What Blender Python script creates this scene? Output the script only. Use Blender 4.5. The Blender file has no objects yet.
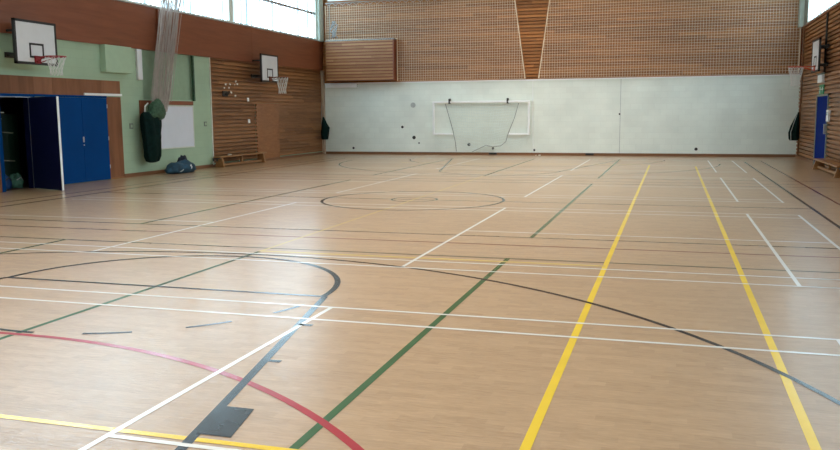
import bpy, math, random
from mathutils import Vector, Matrix, noise
random.seed(7)
S = bpy.context.scene
COL = S.collection
PI = math.pi
XL, XR, YB, YF, ZC = -14.48, 4.42, 33.60, -2.20, 7.20
XC = -4.87

# ------------------------------------------------------------------ materials
def new_mat(name):
    m = bpy.data.materials.new(name); m.use_nodes = True
    nt = m.node_tree
    return m, nt, nt.nodes['Principled BSDF']

def srgb(r, g, b):
    f = lambda c: c / 255 / 12.92 if c / 255 <= .04045 else ((c / 255 + .055) / 1.055) ** 2.4
    return (f(r), f(g), f(b), 1)

def plain(name, col, rough=.6, metal=0, var=.08, scale=6, bump=0, spec=.5):
    m, nt, b = new_mat(name)
    b.inputs['Roughness'].default_value = rough
    b.inputs['Metallic'].default_value = metal
    b.inputs['Specular IOR Level'].default_value = spec
    tc = nt.nodes.new('ShaderNodeTexCoord')
    n = nt.nodes.new('ShaderNodeTexNoise'); n.inputs['Scale'].default_value = scale; n.inputs['Detail'].default_value = 4
    nt.links.new(tc.outputs['Object'], n.inputs['Vector'])
    r = nt.nodes.new('ShaderNodeValToRGB')
    r.color_ramp.elements[0].position = .3; r.color_ramp.elements[1].position = .7
    r.color_ramp.elements[0].color = tuple(c * (1 - var) for c in col[:3]) + (1,)
    r.color_ramp.elements[1].color = tuple(min(1, c * (1 + var)) for c in col[:3]) + (1,)
    nt.links.new(n.outputs['Fac'], r.inputs['Fac'])
    nt.links.new(r.outputs['Color'], b.inputs['Base Color'])
    if bump:
        bp = nt.nodes.new('ShaderNodeBump'); bp.inputs['Strength'].default_value = bump
        bp.inputs['Distance'].default_value = .02
        nt.links.new(n.outputs['Fac'], bp.inputs['Height']); nt.links.new(bp.outputs['Normal'], b.inputs['Normal'])
    return m

def math_node(nt, op, a, bv=None):
    n = nt.nodes.new('ShaderNodeMath'); n.operation = op
    for i, v in enumerate((a, bv)):
        if v is None: continue
        if isinstance(v, (int, float)): n.inputs[i].default_value = v
        else: nt.links.new(v, n.inputs[i])
    return n.outputs[0]

def wood(name, dark, light, stretch, rough=.45, plank=None, spec=.4, big=.0, coat=0, bump=0, pk=.28):
    """streaky wood: noise squeezed along the grain axis (a scale per axis); plank = (axis letter, pitch, long axis, length) tints each board"""
    m, nt, b = new_mat(name)
    b.inputs['Roughness'].default_value = rough
    b.inputs['Specular IOR Level'].default_value = spec
    b.inputs['Coat Weight'].default_value = coat; b.inputs['Coat Roughness'].default_value = .17
    geo = nt.nodes.new('ShaderNodeNewGeometry')
    mp = nt.nodes.new('ShaderNodeMapping'); mp.inputs['Scale'].default_value = stretch
    nt.links.new(geo.outputs['Position'], mp.inputs['Vector'])
    n = nt.nodes.new('ShaderNodeTexNoise'); n.inputs['Scale'].default_value = 1; n.inputs['Detail'].default_value = 5
    n.inputs['Roughness'].default_value = .6; n.inputs['Distortion'].default_value = .6
    nt.links.new(mp.outputs['Vector'], n.inputs['Vector'])
    fac = n.outputs['Fac']
    if plank:
        ax, pitch, lx, ln = plank
        sp = nt.nodes.new('ShaderNodeSeparateXYZ'); nt.links.new(geo.outputs['Position'], sp.inputs[0])
        row = math_node(nt, 'FLOOR', math_node(nt, 'DIVIDE', sp.outputs[ax], pitch))
        col = math_node(nt, 'FLOOR', math_node(nt, 'ADD', math_node(nt, 'DIVIDE', sp.outputs[lx], ln), math_node(nt, 'MULTIPLY', row, .37)))
        cb = nt.nodes.new('ShaderNodeCombineXYZ'); nt.links.new(row, cb.inputs[0]); nt.links.new(col, cb.inputs[1])
        wn = nt.nodes.new('ShaderNodeTexWhiteNoise'); wn.noise_dimensions = '2D'; nt.links.new(cb.outputs[0], wn.inputs['Vector'])
        fac = math_node(nt, 'ADD', math_node(nt, 'MULTIPLY', fac, 1 - pk), math_node(nt, 'MULTIPLY', wn.outputs['Value'], pk))
    if big:
        n2 = nt.nodes.new('ShaderNodeTexNoise'); n2.inputs['Scale'].default_value = .35; n2.inputs['Detail'].default_value = 3
        nt.links.new(geo.outputs['Position'], n2.inputs['Vector'])
        fac = math_node(nt, 'ADD', math_node(nt, 'MULTIPLY', fac, 1 - big), math_node(nt, 'MULTIPLY', n2.outputs['Fac'], big))
    if bump:
        bp = nt.nodes.new('ShaderNodeBump'); bp.inputs['Strength'].default_value = bump; bp.inputs['Distance'].default_value = .01
        nt.links.new(fac, bp.inputs['Height']); nt.links.new(bp.outputs['Normal'], b.inputs['Normal']); nt.links.new(bp.outputs['Normal'], b.inputs['Coat Normal'])
    r = nt.nodes.new('ShaderNodeValToRGB')
    r.color_ramp.elements[0].position = .3; r.color_ramp.elements[1].position = .72
    r.color_ramp.elements[0].color = dark; r.color_ramp.elements[1].color = light
    nt.links.new(fac, r.inputs['Fac']); nt.links.new(r.outputs['Color'], b.inputs['Base Color'])
    return m

def blockwork(name, col, axis, var=.07, rough=.75):
    """painted blocks: faint joints as a bump, blotchy paint"""
    m, nt, b = new_mat(name)
    b.inputs['Roughness'].default_value = rough
    geo = nt.nodes.new('ShaderNodeNewGeometry')
    sp = nt.nodes.new('ShaderNodeSeparateXYZ'); nt.links.new(geo.outputs['Position'], sp.inputs[0])
    cb = nt.nodes.new('ShaderNodeCombineXYZ'); nt.links.new(sp.outputs[axis], cb.inputs[0]); nt.links.new(sp.outputs['Z'], cb.inputs[1])
    br = nt.nodes.new('ShaderNodeTexBrick'); br.inputs['Scale'].default_value = 1
    br.inputs['Brick Width'].default_value = .45; br.inputs['Row Height'].default_value = .225
    br.inputs['Mortar Size'].default_value = .008; br.inputs['Mortar Smooth'].default_value = .3
    c0 = tuple(c * (1 - var) for c in col[:3]) + (1,); c1 = col
    br.inputs['Color1'].default_value = col; br.inputs['Color2'].default_value = tuple(c * (1 - var * .6) for c in col[:3]) + (1,)
    br.inputs['Mortar'].default_value = c0
    nt.links.new(cb.outputs[0], br.inputs['Vector'])
    n = nt.nodes.new('ShaderNodeTexNoise'); n.inputs['Scale'].default_value = .9; n.inputs['Detail'].default_value = 6
    nt.links.new(geo.outputs['Position'], n.inputs['Vector'])
    mx = nt.nodes.new('ShaderNodeMix'); mx.data_type = 'RGBA'; mx.blend_type = 'MULTIPLY'; mx.inputs[0].default_value = 1
    r = nt.nodes.new('ShaderNodeValToRGB'); r.color_ramp.elements[0].position = .3; r.color_ramp.elements[1].position = .65
    r.color_ramp.elements[0].color = (1 - var * 1.6, 1 - var * 1.5, 1 - var * 1.5, 1); r.color_ramp.elements[1].color = (1, 1, 1, 1)
    nt.links.new(n.outputs['Fac'], r.inputs['Fac'])
    nt.links.new(br.outputs['Color'], mx.inputs[6]); nt.links.new(r.outputs['Color'], mx.inputs[7])
    nt.links.new(mx.outputs[2], b.inputs['Base Color'])
    bp = nt.nodes.new('ShaderNodeBump'); bp.inputs['Strength'].default_value = .25; bp.inputs['Distance'].default_value = .01; bp.invert = True
    nt.links.new(br.outputs['Fac'], bp.inputs['Height']); nt.links.new(bp.outputs['Normal'], b.inputs['Normal'])
    return m

def pane_mat(name, strength, dark=.12):
    """ribbed translucent glazing lit by the daylight behind it"""
    m, nt, b = new_mat(name)
    geo = nt.nodes.new('ShaderNodeNewGeometry')
    mp = nt.nodes.new('ShaderNodeMapping'); mp.inputs['Scale'].default_value = (3, 9, .06)
    nt.links.new(geo.outputs['Position'], mp.inputs['Vector'])
    n = nt.nodes.new('ShaderNodeTexNoise'); n.inputs['Scale'].default_value = 1; n.inputs['Detail'].default_value = 2; n.inputs['Roughness'].default_value = .6
    nt.links.new(mp.outputs['Vector'], n.inputs['Vector'])
    r = nt.nodes.new('ShaderNodeValToRGB')
    r.color_ramp.elements[0].position = .46; r.color_ramp.elements[1].position = .52
    r.color_ramp.elements[0].color = (.075, .105, .118, 1); r.color_ramp.elements[1].color = (.64, .91, 1.10, 1)
    nt.links.new(n.outputs['Fac'], r.inputs['Fac'])
    nt.links.new(r.outputs['Color'], b.inputs['Emission Color'])
    b.inputs['Emission Strength'].default_value = strength
    b.inputs['Base Color'].default_value = (.3, .35, .36, 1); b.inputs['Roughness'].default_value = .3
    return m

M = {}
M['floor'] = wood('maple_strip_floor', (.305, .186, .095, 1), (.47, .302, .168, 1), (9, 48, 1), rough=.45, plank=('Y', .075, 'X', .30), spec=.25, big=.26, pk=.2, coat=.8, bump=.42)
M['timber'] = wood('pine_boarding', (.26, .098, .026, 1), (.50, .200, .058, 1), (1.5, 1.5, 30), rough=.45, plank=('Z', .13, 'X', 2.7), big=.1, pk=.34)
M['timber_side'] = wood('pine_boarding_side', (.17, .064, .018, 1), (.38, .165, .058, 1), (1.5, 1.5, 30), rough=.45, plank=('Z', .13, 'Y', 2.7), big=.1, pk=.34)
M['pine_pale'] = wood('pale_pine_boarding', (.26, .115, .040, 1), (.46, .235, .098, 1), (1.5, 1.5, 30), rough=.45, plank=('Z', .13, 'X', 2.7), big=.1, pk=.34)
M['fascia'] = wood('red_brown_plywood', (.185, .052, .021, 1), (.27, .085, .036, 1), (3, .7, 9), rough=.4, big=.25)
M['ply'] = wood('brown_ply', (.17, .062, .024, 1), (.27, .105, .043, 1), (5, 5, .8), rough=.5)
M['ply_pale'] = wood('pale_brown_ply', (.23, .09, .04, 1), (.32, .135, .062, 1), (5, 5, .8), rough=.5)
M['hatch'] = wood('flush_hatch_ply', (.24, .092, .03, 1), (.36, .15, .055, 1), (3, 3, 14), rough=.45)
M['bench'] = wood('varnished_bench_wood', (.21, .092, .03, 1), (.36, .175, .065, 1), (14, 1.2, 14), rough=.35)
M['skirting'] = wood('stained_skirting', (.16, .07, .03, 1), (.26, .12, .055, 1), (1, 1, 20), rough=.45)
M['white_wall'] = blockwork('white_blockwork', (.82, .87, .79, 1), 'X')
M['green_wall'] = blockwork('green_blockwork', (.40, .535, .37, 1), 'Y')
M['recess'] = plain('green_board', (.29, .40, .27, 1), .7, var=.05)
M['green_box'] = plain('green_casing', (.40, .535, .37, 1), .7, var=.03)
M['ceiling'] = plain('ceiling_paint', (.62, .60, .56, 1), .9)
M['plaster'] = plain('cream_plaster', (.6, .58, .52, 1), .8)
M['white'] = plain('white_paint', (.88, .89, .88, 1), .45, var=.02)
M['board_white'] = plain('white_laminate', (.72, .73, .74, 1), .35, var=.02)
M['wb'] = plain('whiteboard_enamel', (.68, .71, .78, 1), .3, var=.03, scale=2)
M['cream'] = plain('cream_frame', (.66, .68, .60, 1), .5)
M['pale_green'] = plain('pale_green_frame', (.58, .68, .60, 1), .5)
M['rib'] = plain('pale_blue_rib', (.45, .62, .70, 1), .5)
M['black'] = plain('black_steel', (.018, .016, .016, 1), .5)
M['dark'] = plain('dark_bracket', (.03, .025, .022, 1), .6)
M['red'] = plain('red_steel', (.30, .012, .018, 1), .4)
M['orange'] = plain('orange_red_steel', (.55, .08, .03, 1), .4)
M['rust'] = plain('worn_brown_rim', (.2, .06, .03, 1), .5)
M['net_white'] = plain('white_net_cord', (.7, .68, .64, 1), .8)
M['net_tan'] = plain('tan_net_twine', (.88, .72, .54, 1), .85)
M['rope'] = plain('pale_rope', (.82, .66, .46, 1), .8)
M['net_grey'] = plain('grey_net_twine', (.50, .43, .39, 1), .9)
M['goal_net'] = plain('white_goal_net', (.68, .76, .72, 1), .85)
M['cord'] = plain('grey_cord', (.22, .22, .21, 1), .8)
M['blue'] = plain('blue_door_paint', (.000, .048, .19, 1), .65, var=.06, scale=1.5, spec=.08)
M['navy'] = plain('shaded_navy_door_paint', (.003, .006, .045, 1), .5, var=.06, spec=.2)  # navy with the open leaf's unlit shade put into the colour
M['blue_right'] = plain('royal_blue_door_paint', (.000, .016, .16, 1), .7, spec=.05)
M['steel'] = plain('brushed_steel', (.55, .56, .58, 1), .35, .9)
M['greysock'] = plain('grey_socket', (.2, .23, .2, 1), .6)
M['sack'] = plain('dark_green_sack', (.002, .014, .012, 1), .8, spec=.12, var=.3, bump=.5, scale=9)
M['sack_net'] = plain('green_net_tail', (.035, .085, .045, 1), .8, var=.5, bump=.6, scale=16)
M['bundle'] = plain('teal_blue_cloth', (.008, .047, .082, 1), .75, var=.45, bump=.5, scale=7)
M['bundle_dark'] = plain('dark_navy_cloth', (.007, .009, .022, 1), .8, var=.4, bump=.5, scale=8)
M['mat_green'] = plain('green_mat_vinyl', (.006, .03, .015, 1), .5)
M['pale_post'] = plain('pale_post_paint', (.5, .52, .42, 1), .5)
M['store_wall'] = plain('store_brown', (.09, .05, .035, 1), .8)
M['bag_blue'] = plain('blue_bag', (.01, .06, .2, 1), .6, var=.3, bump=.4)
M['bag_green'] = plain('green_bag', (.06, .17, .12, 1), .7, var=.4, bump=.5)
M['exit_green'] = plain('exit_sign_green', (.02, .25, .10, 1), .5)
M['hole'] = plain('dark_fixing', (.03, .03, .03, 1), .7)
M['pale_mark'] = plain('grey_filler', (.42, .45, .43, 1), .8)
M['paper'] = plain('paper_white', (.8, .77, .68, 1), .8)
M['graff'] = plain('mottled_cord', (.3, .3, .29, 1), .8, var=.9, scale=30)
LINE = {
    'white': plain('white_court_paint', (.66, .645, .60, 1), .3, var=.05, scale=3),
    'yellow': plain('yellow_court_paint', (.74, .50, .03, 1), .3, var=.06, scale=3),
    'pale yellow': plain('worn_yellow_court_paint', (.56, .40, .13, 1), .3, var=.1, scale=3),
    'green': plain('green_court_paint', (.022, .085, .024, 1), .3, var=.1, scale=3),
    'dark green': plain('dark_green_court_paint', (.075, .085, .055, 1), .3, var=.1, scale=3),
    'black': plain('black_court_paint', (.010, .012, .015, 1), .3, var=.2, scale=3),
    'red': plain('red_court_paint', (.33, .018, .03, 1), .3, var=.1, scale=3),
    'dull red': plain('dull_red_court_paint', (.17, .05, .038, 1), .3, var=.1, scale=3),
}
M['pane'] = pane_mat('lit_ribbed_glazing', 5.9)
M['pane_right'] = pane_mat('lit_ribbed_glazing_right', 4.6)
for m_ in LINE.values():
    b_ = m_.node_tree.nodes['Principled BSDF']; b_.inputs['Roughness'].default_value = .45; b_.inputs['Specular IOR Level'].default_value = .05
    b_.inputs['Coat Weight'].default_value = .8; b_.inputs['Coat Roughness'].default_value = .17

# ------------------------------------------------------------------ mesh builder
class MB:
    def __init__(s): s.v = []; s.f = []
    def add(s, vs, fs):
        n = len(s.v); s.v += [tuple(p) for p in vs]; s.f += [tuple(i + n for i in f) for f in fs]; return s
    def box(s, x0, x1, y0, y1, z0, z1):
        x0, x1 = sorted((x0, x1)); y0, y1 = sorted((y0, y1)); z0, z1 = sorted((z0, z1))
        return s.add([(x, y, z) for x in (x0, x1) for y in (y0, y1) for z in (z0, z1)],
                     [(0, 1, 3, 2), (4, 6, 7, 5), (0, 4, 5, 1), (2, 3, 7, 6), (0, 2, 6, 4), (1, 5, 7, 3)])
    def hexa(s, bottom, top):     # two quads -> closed prism
        return s.add(list(bottom) + list(top), [(3, 2, 1, 0), (4, 5, 6, 7)] + [(i, (i + 1) % 4, 4 + (i + 1) % 4, 4 + i) for i in range(4)])
    def tube(s, pts, r, n=6, closed=False):
        P = [Vector(p) for p in pts]; N = len(P); vs = []; up = Vector((0, 0, 1)); prev = None
        R = r if isinstance(r, (list, tuple)) else [r] * N
        for i, p in enumerate(P):
            if closed: t = P[(i + 1) % N] - P[i - 1]
            else: t = P[min(i + 1, N - 1)] - P[max(i - 1, 0)]
            t.normalize()
            if prev is None:
                a = t.cross(up)
                if a.length < 1e-3: a = t.cross(Vector((1, 0, 0)))
            else: a = prev - t * prev.dot(t)
            a.normalize(); prev = a; b = t.cross(a)
            vs += [p + (a * math.cos(2 * PI * k / n) + b * math.sin(2 * PI * k / n)) * R[i] for k in range(n)]
        fs = []
        for i in range(N if closed else N - 1):
            j = (i + 1) % N
            fs += [(i * n + k, i * n + (k + 1) % n, j * n + (k + 1) % n, j * n + k) for k in range(n)]
        if not closed: fs += [tuple(range(n - 1, -1, -1)), tuple((N - 1) * n + k for k in range(n))]
        return s.add(vs, fs)
    def rings(s, rings, caps=True):
        n = len(rings[0]); vs = [p for r in rings for p in r]; fs = []
        for i in range(len(rings) - 1):
            fs += [(i * n + k, i * n + (k + 1) % n, (i + 1) * n + (k + 1) % n, (i + 1) * n + k) for k in range(n)]
        if caps: fs += [tuple(range(n - 1, -1, -1)), tuple((len(rings) - 1) * n + k for k in range(n))]
        return s.add(vs, fs)
    def disc(s, c, r, axis, depth, n=12):
        vs = []
        for d in (0, depth):
            for k in range(n):
                a = 2 * PI * k / n; u, w = r * math.cos(a), r * math.sin(a)
                vs.append((c[0] + u, c[1] + d, c[2] + w) if axis == 'Y' else (c[0] + d, c[1] + u, c[2] + w))
        return s.add(vs, [tuple(range(n)), tuple(range(2 * n - 1, n - 1, -1))] + [(k, n + k, n + (k + 1) % n, (k + 1) % n) for k in range(n)])
    def build(s, name, mat, parent=None, smooth=False, bevel=0, origin=None):
        o0 = Vector(parent['_w']) if parent is not None and '_w' in parent else Vector((0, 0, 0))
        org = Vector(origin) if origin is not None else o0
        me = bpy.data.meshes.new(name)
        me.from_pydata([tuple(Vector(p) - org) for p in s.v], [], s.f); me.update()
        import bmesh
        bm = bmesh.new(); bm.from_mesh(me); bmesh.ops.recalc_face_normals(bm, faces=bm.faces); bm.to_mesh(me); bm.free()
        if smooth: me.polygons.foreach_set('use_smooth', [True] * len(me.polygons))
        me.materials.append(mat)
        ob = bpy.data.objects.new(name, me); COL.objects.link(ob)
        ob['_w'] = tuple(org)
        if parent is not None: ob.parent = parent; ob.location = org - o0
        else: ob.location = org
        if bevel:
            b = ob.modifiers.new('bevel', 'BEVEL'); b.width = bevel; b.segments = 2; b.limit_method = 'ANGLE'
        return ob

def tag(o, label, cat, group=None, kind=None):
    o['label'] = label; o['category'] = cat
    if group: o['group'] = group
    if kind: o['kind'] = kind
    return o

def thing(name, label, cat, loc, group=None):
    o = bpy.data.objects.new(name, None); COL.objects.link(o); o.location = loc; o['_w'] = tuple(loc); o.empty_display_size = .2
    return tag(o, label, cat, group)

def B(*a): return MB().box(*a)

def boards(mb, plane, at, out, a0, a1, z0, z1, pitch=.13, gap=.050, depth=.07):
    """horizontal boarding with open grooves between boards. plane 'X': face at x=at looking towards out*x, boards run in y"""
    z = math.floor(z0 / pitch) * pitch
    prof = []
    while z < z1 - 1e-6:
        lo, hi = max(z, z0), min(z + pitch - gap, z1)
        if hi > lo:
            prof += [(at, lo), (at, hi), (at - out * depth, hi), (at - out * depth, min(z + pitch, z1))]
        z += pitch
    vs = []
    for d, h in prof:
        vs += [(d, a0, h), (d, a1, h)] if plane == 'X' else [(a0, d, h), (a1, d, h)]
    fs = [(2 * i, 2 * i + 1, 2 * i + 3, 2 * i + 2) for i in range(len(prof) - 1)]
    mb.add(vs, fs)
    return mb

# ------------------------------------------------------------------ camera
R = [[0.957551, 0.288171, -0.007325], [0.031089, -0.128499, -0.991222], [-0.286583, 0.948918, -0.132004]]
cam = bpy.data.cameras.new('camera'); co = bpy.data.objects.new('camera', cam); COL.objects.link(co)
cam.sensor_fit = 'HORIZONTAL'; cam.sensor_width = 36; cam.lens = 36 * 831.88 / 840; cam.clip_end = 200; cam.clip_start = .05
mw = Matrix(((R[0][0], -R[1][0], -R[2][0], 0), (R[0][1], -R[1][1], -R[2][1], 0), (R[0][2], -R[1][2], -R[2][2], 1.68), (0, 0, 0, 1)))
co.matrix_world = mw
S.camera = co

# ------------------------------------------------------------------ floor and its painted lines
flo = tag(B(XL - .15, XR + .15, YF, YB + .1, -.15, 0).build('floor', M['floor']), 'pale maple strip sports hall floor painted with coloured court lines', 'floor', kind='structure')
level = [0]
def paint(pts_l, pts_r, colour, z, what=None):
    mb = MB(); n = len(pts_l)
    vs = [(p[0], p[1], z) for p in pts_l] + [(p[0], p[1], z) for p in pts_r]
    mb.add(vs, [(i, i + 1, n + i + 1, n + i) for i in range(n - 1)])
    o = mb.build(what or 'court_line', LINE[colour], flo)
    o['label'] = colour + ' painted court line'
    return o
ZL = {'white': .0022, 'yellow': .0018, 'pale yellow': .0017, 'green': .0016, 'dark green': .0012, 'black': .0020, 'red': .0014, 'dull red': .0010}
def lon(x, y0, y1, colour, w=.05): return paint([(x - w / 2, y0), (x - w / 2, y1)], [(x + w / 2, y0), (x + w / 2, y1)], colour, ZL[colour])
def tra(y, x0, x1, colour, w=.05): return paint([(x0, y + w / 2), (x1, y + w / 2)], [(x0, y - w / 2), (x1, y - w / 2)], colour, ZL[colour] + .0002)
def seg(p, q, colour, w=.05):
    d = Vector((q[0] - p[0], q[1] - p[1])).normalized() * w / 2; n = (-d.y, d.x)
    return paint([(p[0] + n[0], p[1] + n[1]), (q[0] + n[0], q[1] + n[1])], [(p[0] - n[0], p[1] - n[1]), (q[0] - n[0], q[1] - n[1])], colour, ZL[colour] + .0001)
def arc(c, r, a0, a1, colour, w=.05, n=72):
    A = [math.radians(a0 + (a1 - a0) * i / n) for i in range(n + 1)]
    f = lambda q: [(c[0] + q * math.cos(a), c[1] + q * math.sin(a)) for a in A]
    return paint(f(r + w / 2), f(r - w / 2), colour, ZL[colour] + .0003)
# badminton courts laid across the hall (white)
for y0 in (.55, 8.60, 16.65, 24.70):
    y1 = y0 + 6.10
    for x in (-2.82, -6.93, 1.23, 2.02): lon(x, y0, y1, 'white', .040)
    for y in (y0 + .02, y0 + .46, y1 - .46, y1 - .02): tra(y, -11.78, 2.04, 'white', .04)
    for a, b in ((-2.82, 2.02), (-11.76, -6.93)): tra(y0 + 3.02, a, b, 'white', .04)
# yellow
lon(-.66, 3.6, 27.85, 'yellow', .055); lon(.74, 3.6, 27.3, 'yellow', .055)
tra(9.25, -4.9, -.66, 'pale yellow', .07); tra(3.65, -9.08, -.66, 'yellow', .05); tra(27.85, -9.08, -.66, 'yellow')
lon(-4.87, 9.25, 22.2, 'pale yellow', .032)
# volleyball courts laid across the hall (green)
for y0, y1 in ((.45, 9.47), (11.17, 20.17), (21.9, 30.9)):
    for x in (-1.79, -7.97): lon(x, y0, y1, 'green', .055)
    for y in (y0, y1): tra(y, -13.87, 4.13, 'dark green', .045)
lon(XC, .45, 9.2, 'green', .05); lon(XC, 22.2, 30.9, 'green', .05)
# netball (red)
for y in (10.47, 20.9): tra(y, -12.7, 2.95, 'dull red', .045)
lon(2.95, .5, 30.9, 'dull red'); lon(-12.7, .5, 30.9, 'dull red')
arc((-4.78, .52), 4.63, 0, 180, 'red', .055); arc((-4.85, 30.85), 4.63, 180, 360, 'dull red')
# basketball (black)
lon(2.38, 1.2, 30.2, 'black', .055); lon(-12.13, 1.2, 30.2, 'black', .055)
tra(15.7, -12.13, 2.38, 'dark green', .05); tra(1.2, -12.13, 2.38, 'black')
arc((XC, 15.65), 1.79, 0, 360, 'black', .055); arc((XC, 15.75), .45, 0, 360, 'dark green', .045)
for fy, sg in ((7.02, 1), (24.4, -1)):
    base = fy - 5.82 * sg
    arc((XC, fy), 1.80, 0, 180, 'black', .06) if sg > 0 else arc((XC, fy), 1.80, 180, 360, 'dark green', .05)
    tra(fy, -6.70, -3.04, 'black' if sg > 0 else 'dark green')
    for q in (-1, 1): seg((XC + q * 1.82, fy), (XC + q * 3.0, base), 'black' if (sg > 0 or q < 0) else 'dark green', .06)
    for k in range(7):
        a = -167.5 + 25 * k
        if sg > 0: arc((XC, fy), 1.80, a - 6, a + 6, 'black', .04, 8)
    c3 = (-4.9, fy - 4.45 * sg)
    (arc(c3, 6.42, 0, 180, 'black', .046) if sg > 0 else arc(c3, 6.42, 180, 360, 'dark green', .05))
    if sg > 0:
        for q in (-1, 1):
            ex = lambda y: XC + q * (1.82 + (fy - y) / 5.82 * 1.18)
            pts = [(ex(4.14), 4.14), (ex(3.72), 3.72)]
            paint(pts, [(p[0] + q * .21, p[1] + .0) for p in pts], 'black', .0026, 'lane_block')
            tra(5.03, min(ex(5.03), ex(5.03) + q * .12), max(ex(5.03), ex(5.03) + q * .12), 'black', .05)
            tra(6.0, min(ex(6.0), ex(6.0) + q * .12), max(ex(6.0), ex(6.0) + q * .12), 'black', .05)

# ------------------------------------------------------------------ room shell
st = dict(kind='structure')
tag(B(XL - .6, XR + .6, YF - .2, YB + .4, ZC, ZC + .15).build('ceiling', M['ceiling']), 'plain ceiling high above the sports hall', 'ceiling', **st)
tag(B(XL - .4, XR + .4, YF - .2, YF, 0, ZC).build('wall_front', M['plaster']), 'plain cream wall behind the viewpoint', 'wall', **st)

# left wall: green blockwork with the store opening and a recess, then timber boarding
w = MB(); XO = XL - .18
w.box(XO, XL, YF, 15.33, 0, 3.56)
w.box(XO, XL, 15.33, 16.30, 2.17, 3.56)
w.box(XO, XL, 16.30, 20.73, 0, 3.56)
w.box(XO, XL, 20.73, 23.36, 0, 2.17)
w.box(XO, XL, 23.36, 24.36, 0, 3.56)
w.box(XO, XL - .085, 24.36, YB, 0, 3.56)
wl = tag(w.build('wall_left', M['green_wall']), 'left wall, green painted blocks near and brown boarding farther off', 'wall', **st)
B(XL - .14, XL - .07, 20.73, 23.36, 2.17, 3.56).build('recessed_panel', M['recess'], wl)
m = boards(MB(), 'X', XL, 1, 24.38, 27.5, 0.09, 3.56); m = boards(m, 'X', XL, 1, 29.3, YB, .09, 3.56); m = boards(m, 'X', XL, 1, 27.5, 29.3, 2.13, 3.56)
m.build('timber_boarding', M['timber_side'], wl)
B(XL - .03, XL, 27.5, 29.3, .06, 2.12).build('flush_panel', M['hatch'], wl)
tag(B(XL, XL + .03, 24.34, 24.385, .07, 3.56).build('trim_12', M['cream']), 'cream strip where the green blocks meet the brown boarding', 'strip', **st)
m = MB().box(XL - .01, XL + .018, 19.68, 24.36, 0, .10)
m.box(XL - .03, XL + .018, 24.385, 33.4, 0, .09)
tag(m.build('baseboard_left', M['skirting']), 'low brown skirting along the foot of the left wall', 'skirting', **st)
# fascia
m = MB()
for a, b in ((YF, 8.9), (8.92, 15.2), (15.22, 21.36), (21.54, 27.2), (27.205, 33.25)):
    m.box(XL - .18, XL + .06, a, b, 3.56, 4.77)
m.box(XL - .18, XL + .005, 21.36, 21.54, 3.56, 4.77)
m.box(XL - .18, XL + .03, 33.25, YB, 3.56, 4.77)
tag(m.build('trim_1', M['fascia']), 'deep red-brown plywood fascia running below the left windows', 'fascia', **st)
# boxed casing and ply surround
m = MB().box(XL, XL + .17, 18.92, 20.05, 2.845, 3.56)
tag(m.build('trim_2', M['green_box'], bevel=.006), 'green boxed casing above the right end of the blue doors', 'casing', **st)
pl = MB()
pl.box(XL, XL + .022, 14.2, 16.42, 2.22, 2.63); pl.box(XL, XL + .022, 17.05, 18.90, 2.22, 2.63)
pl.box(XL, XL + .022, 14.2, 15.23, 0.0, 2.22)
p = tag(pl.build('trim_3', M['ply']), 'brown plywood surround around the blue store doors', 'surround', **st)
B(XL, XL + .022, 19.06, 19.66, .04, 2.20).build('side_board', M['ply'], p)
B(XL, XL + .02, 18.905, 19.66, 2.29, 2.63).build('corner_board', M['ply_pale'], p)
B(XL, XL + .021, 16.425, 17.045, 2.22, 2.63).build('pale_board', M['ply_pale'], p)
B(XL, XL + .024, 19.06, 19.66, 0, .04).build('kick_strip', M['bench'], p)

# back wall
bw = tag(B(XL - .2, XR + .2, YB, YB + .2, 0, 3.0).build('wall_back', M['white_wall']), 'end wall, white painted blocks below and pine boarding above', 'wall', **st)
m = boards(MB(), 'Y', YB + .01, -1, XL - .2, XR + .2, 3.0, ZC)
m.build('timber_boarding', M['timber'], bw)
B(XL, XR, YB - .018, YB + .02, 2.985, 3.03).build('top_ledge', M['white'], bw)
B(-1.965, -1.945, YB - .006, YB, .1, 2.98).build('joint_cover', M['pale_mark'], bw)
def hole(x, z, r, mt='hole'): MB().disc((x, YB - .012, z), r, 'Y', .012).build('wall_fixing', M[mt], bw)
for x, z, r in ((-10.89, 1.15, .055), (-10.38, .71, .075), (-10.16, .48, .035), (-13.11, .26, .05), (-8.01, .43, .065), (-7.0, .27, .05), (-5.31, .21, .05), (.9, .28, .06), (-1.98, 1.63, .035), (-8.81, 2.27, .04), (-6.39, 2.25, .04)):
    hole(x, z, r)
hole(-10.41, 2.06, .11, 'pale_mark')
tag(B(XL, XR, YB - .03, YB + .02, 0, .105).build('baseboard_back', M['skirting']), 'dark brown skirting along the foot of the white end wall', 'skirting', **st)

# right wall
w = MB().box(XR + .085, XR + .2, YF, YB, 0, 4.64)
wr = tag(w.build('wall_right', M['skirting']), 'right wall of brown pine boarding under high windows', 'wall', **st)
m = boards(MB(), 'X', XR, -1, YF, 27.34, .09, 4.64); m = boards(m, 'X', XR, -1, 29.43, YB, .09, 4.64); m = boards(m, 'X', XR, -1, 27.34, 29.43, 2.18, 4.64)
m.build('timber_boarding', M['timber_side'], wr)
m = MB().box(XR - .02, XR + .04, YF, 27.29, 0, .09).box(XR - .02, XR + .04, 29.47, YB, 0, .09)
tag(m.build('baseboard_right', M['skirting']), 'brown skirting along the foot of the right wall', 'skirting', **st)
tag(B(XR - .04, XR + .2, YF, YB, 4.64, 4.70).build('trim_4', M['fascia']), 'brown sill strip below the right windows', 'sill', **st)

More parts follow.
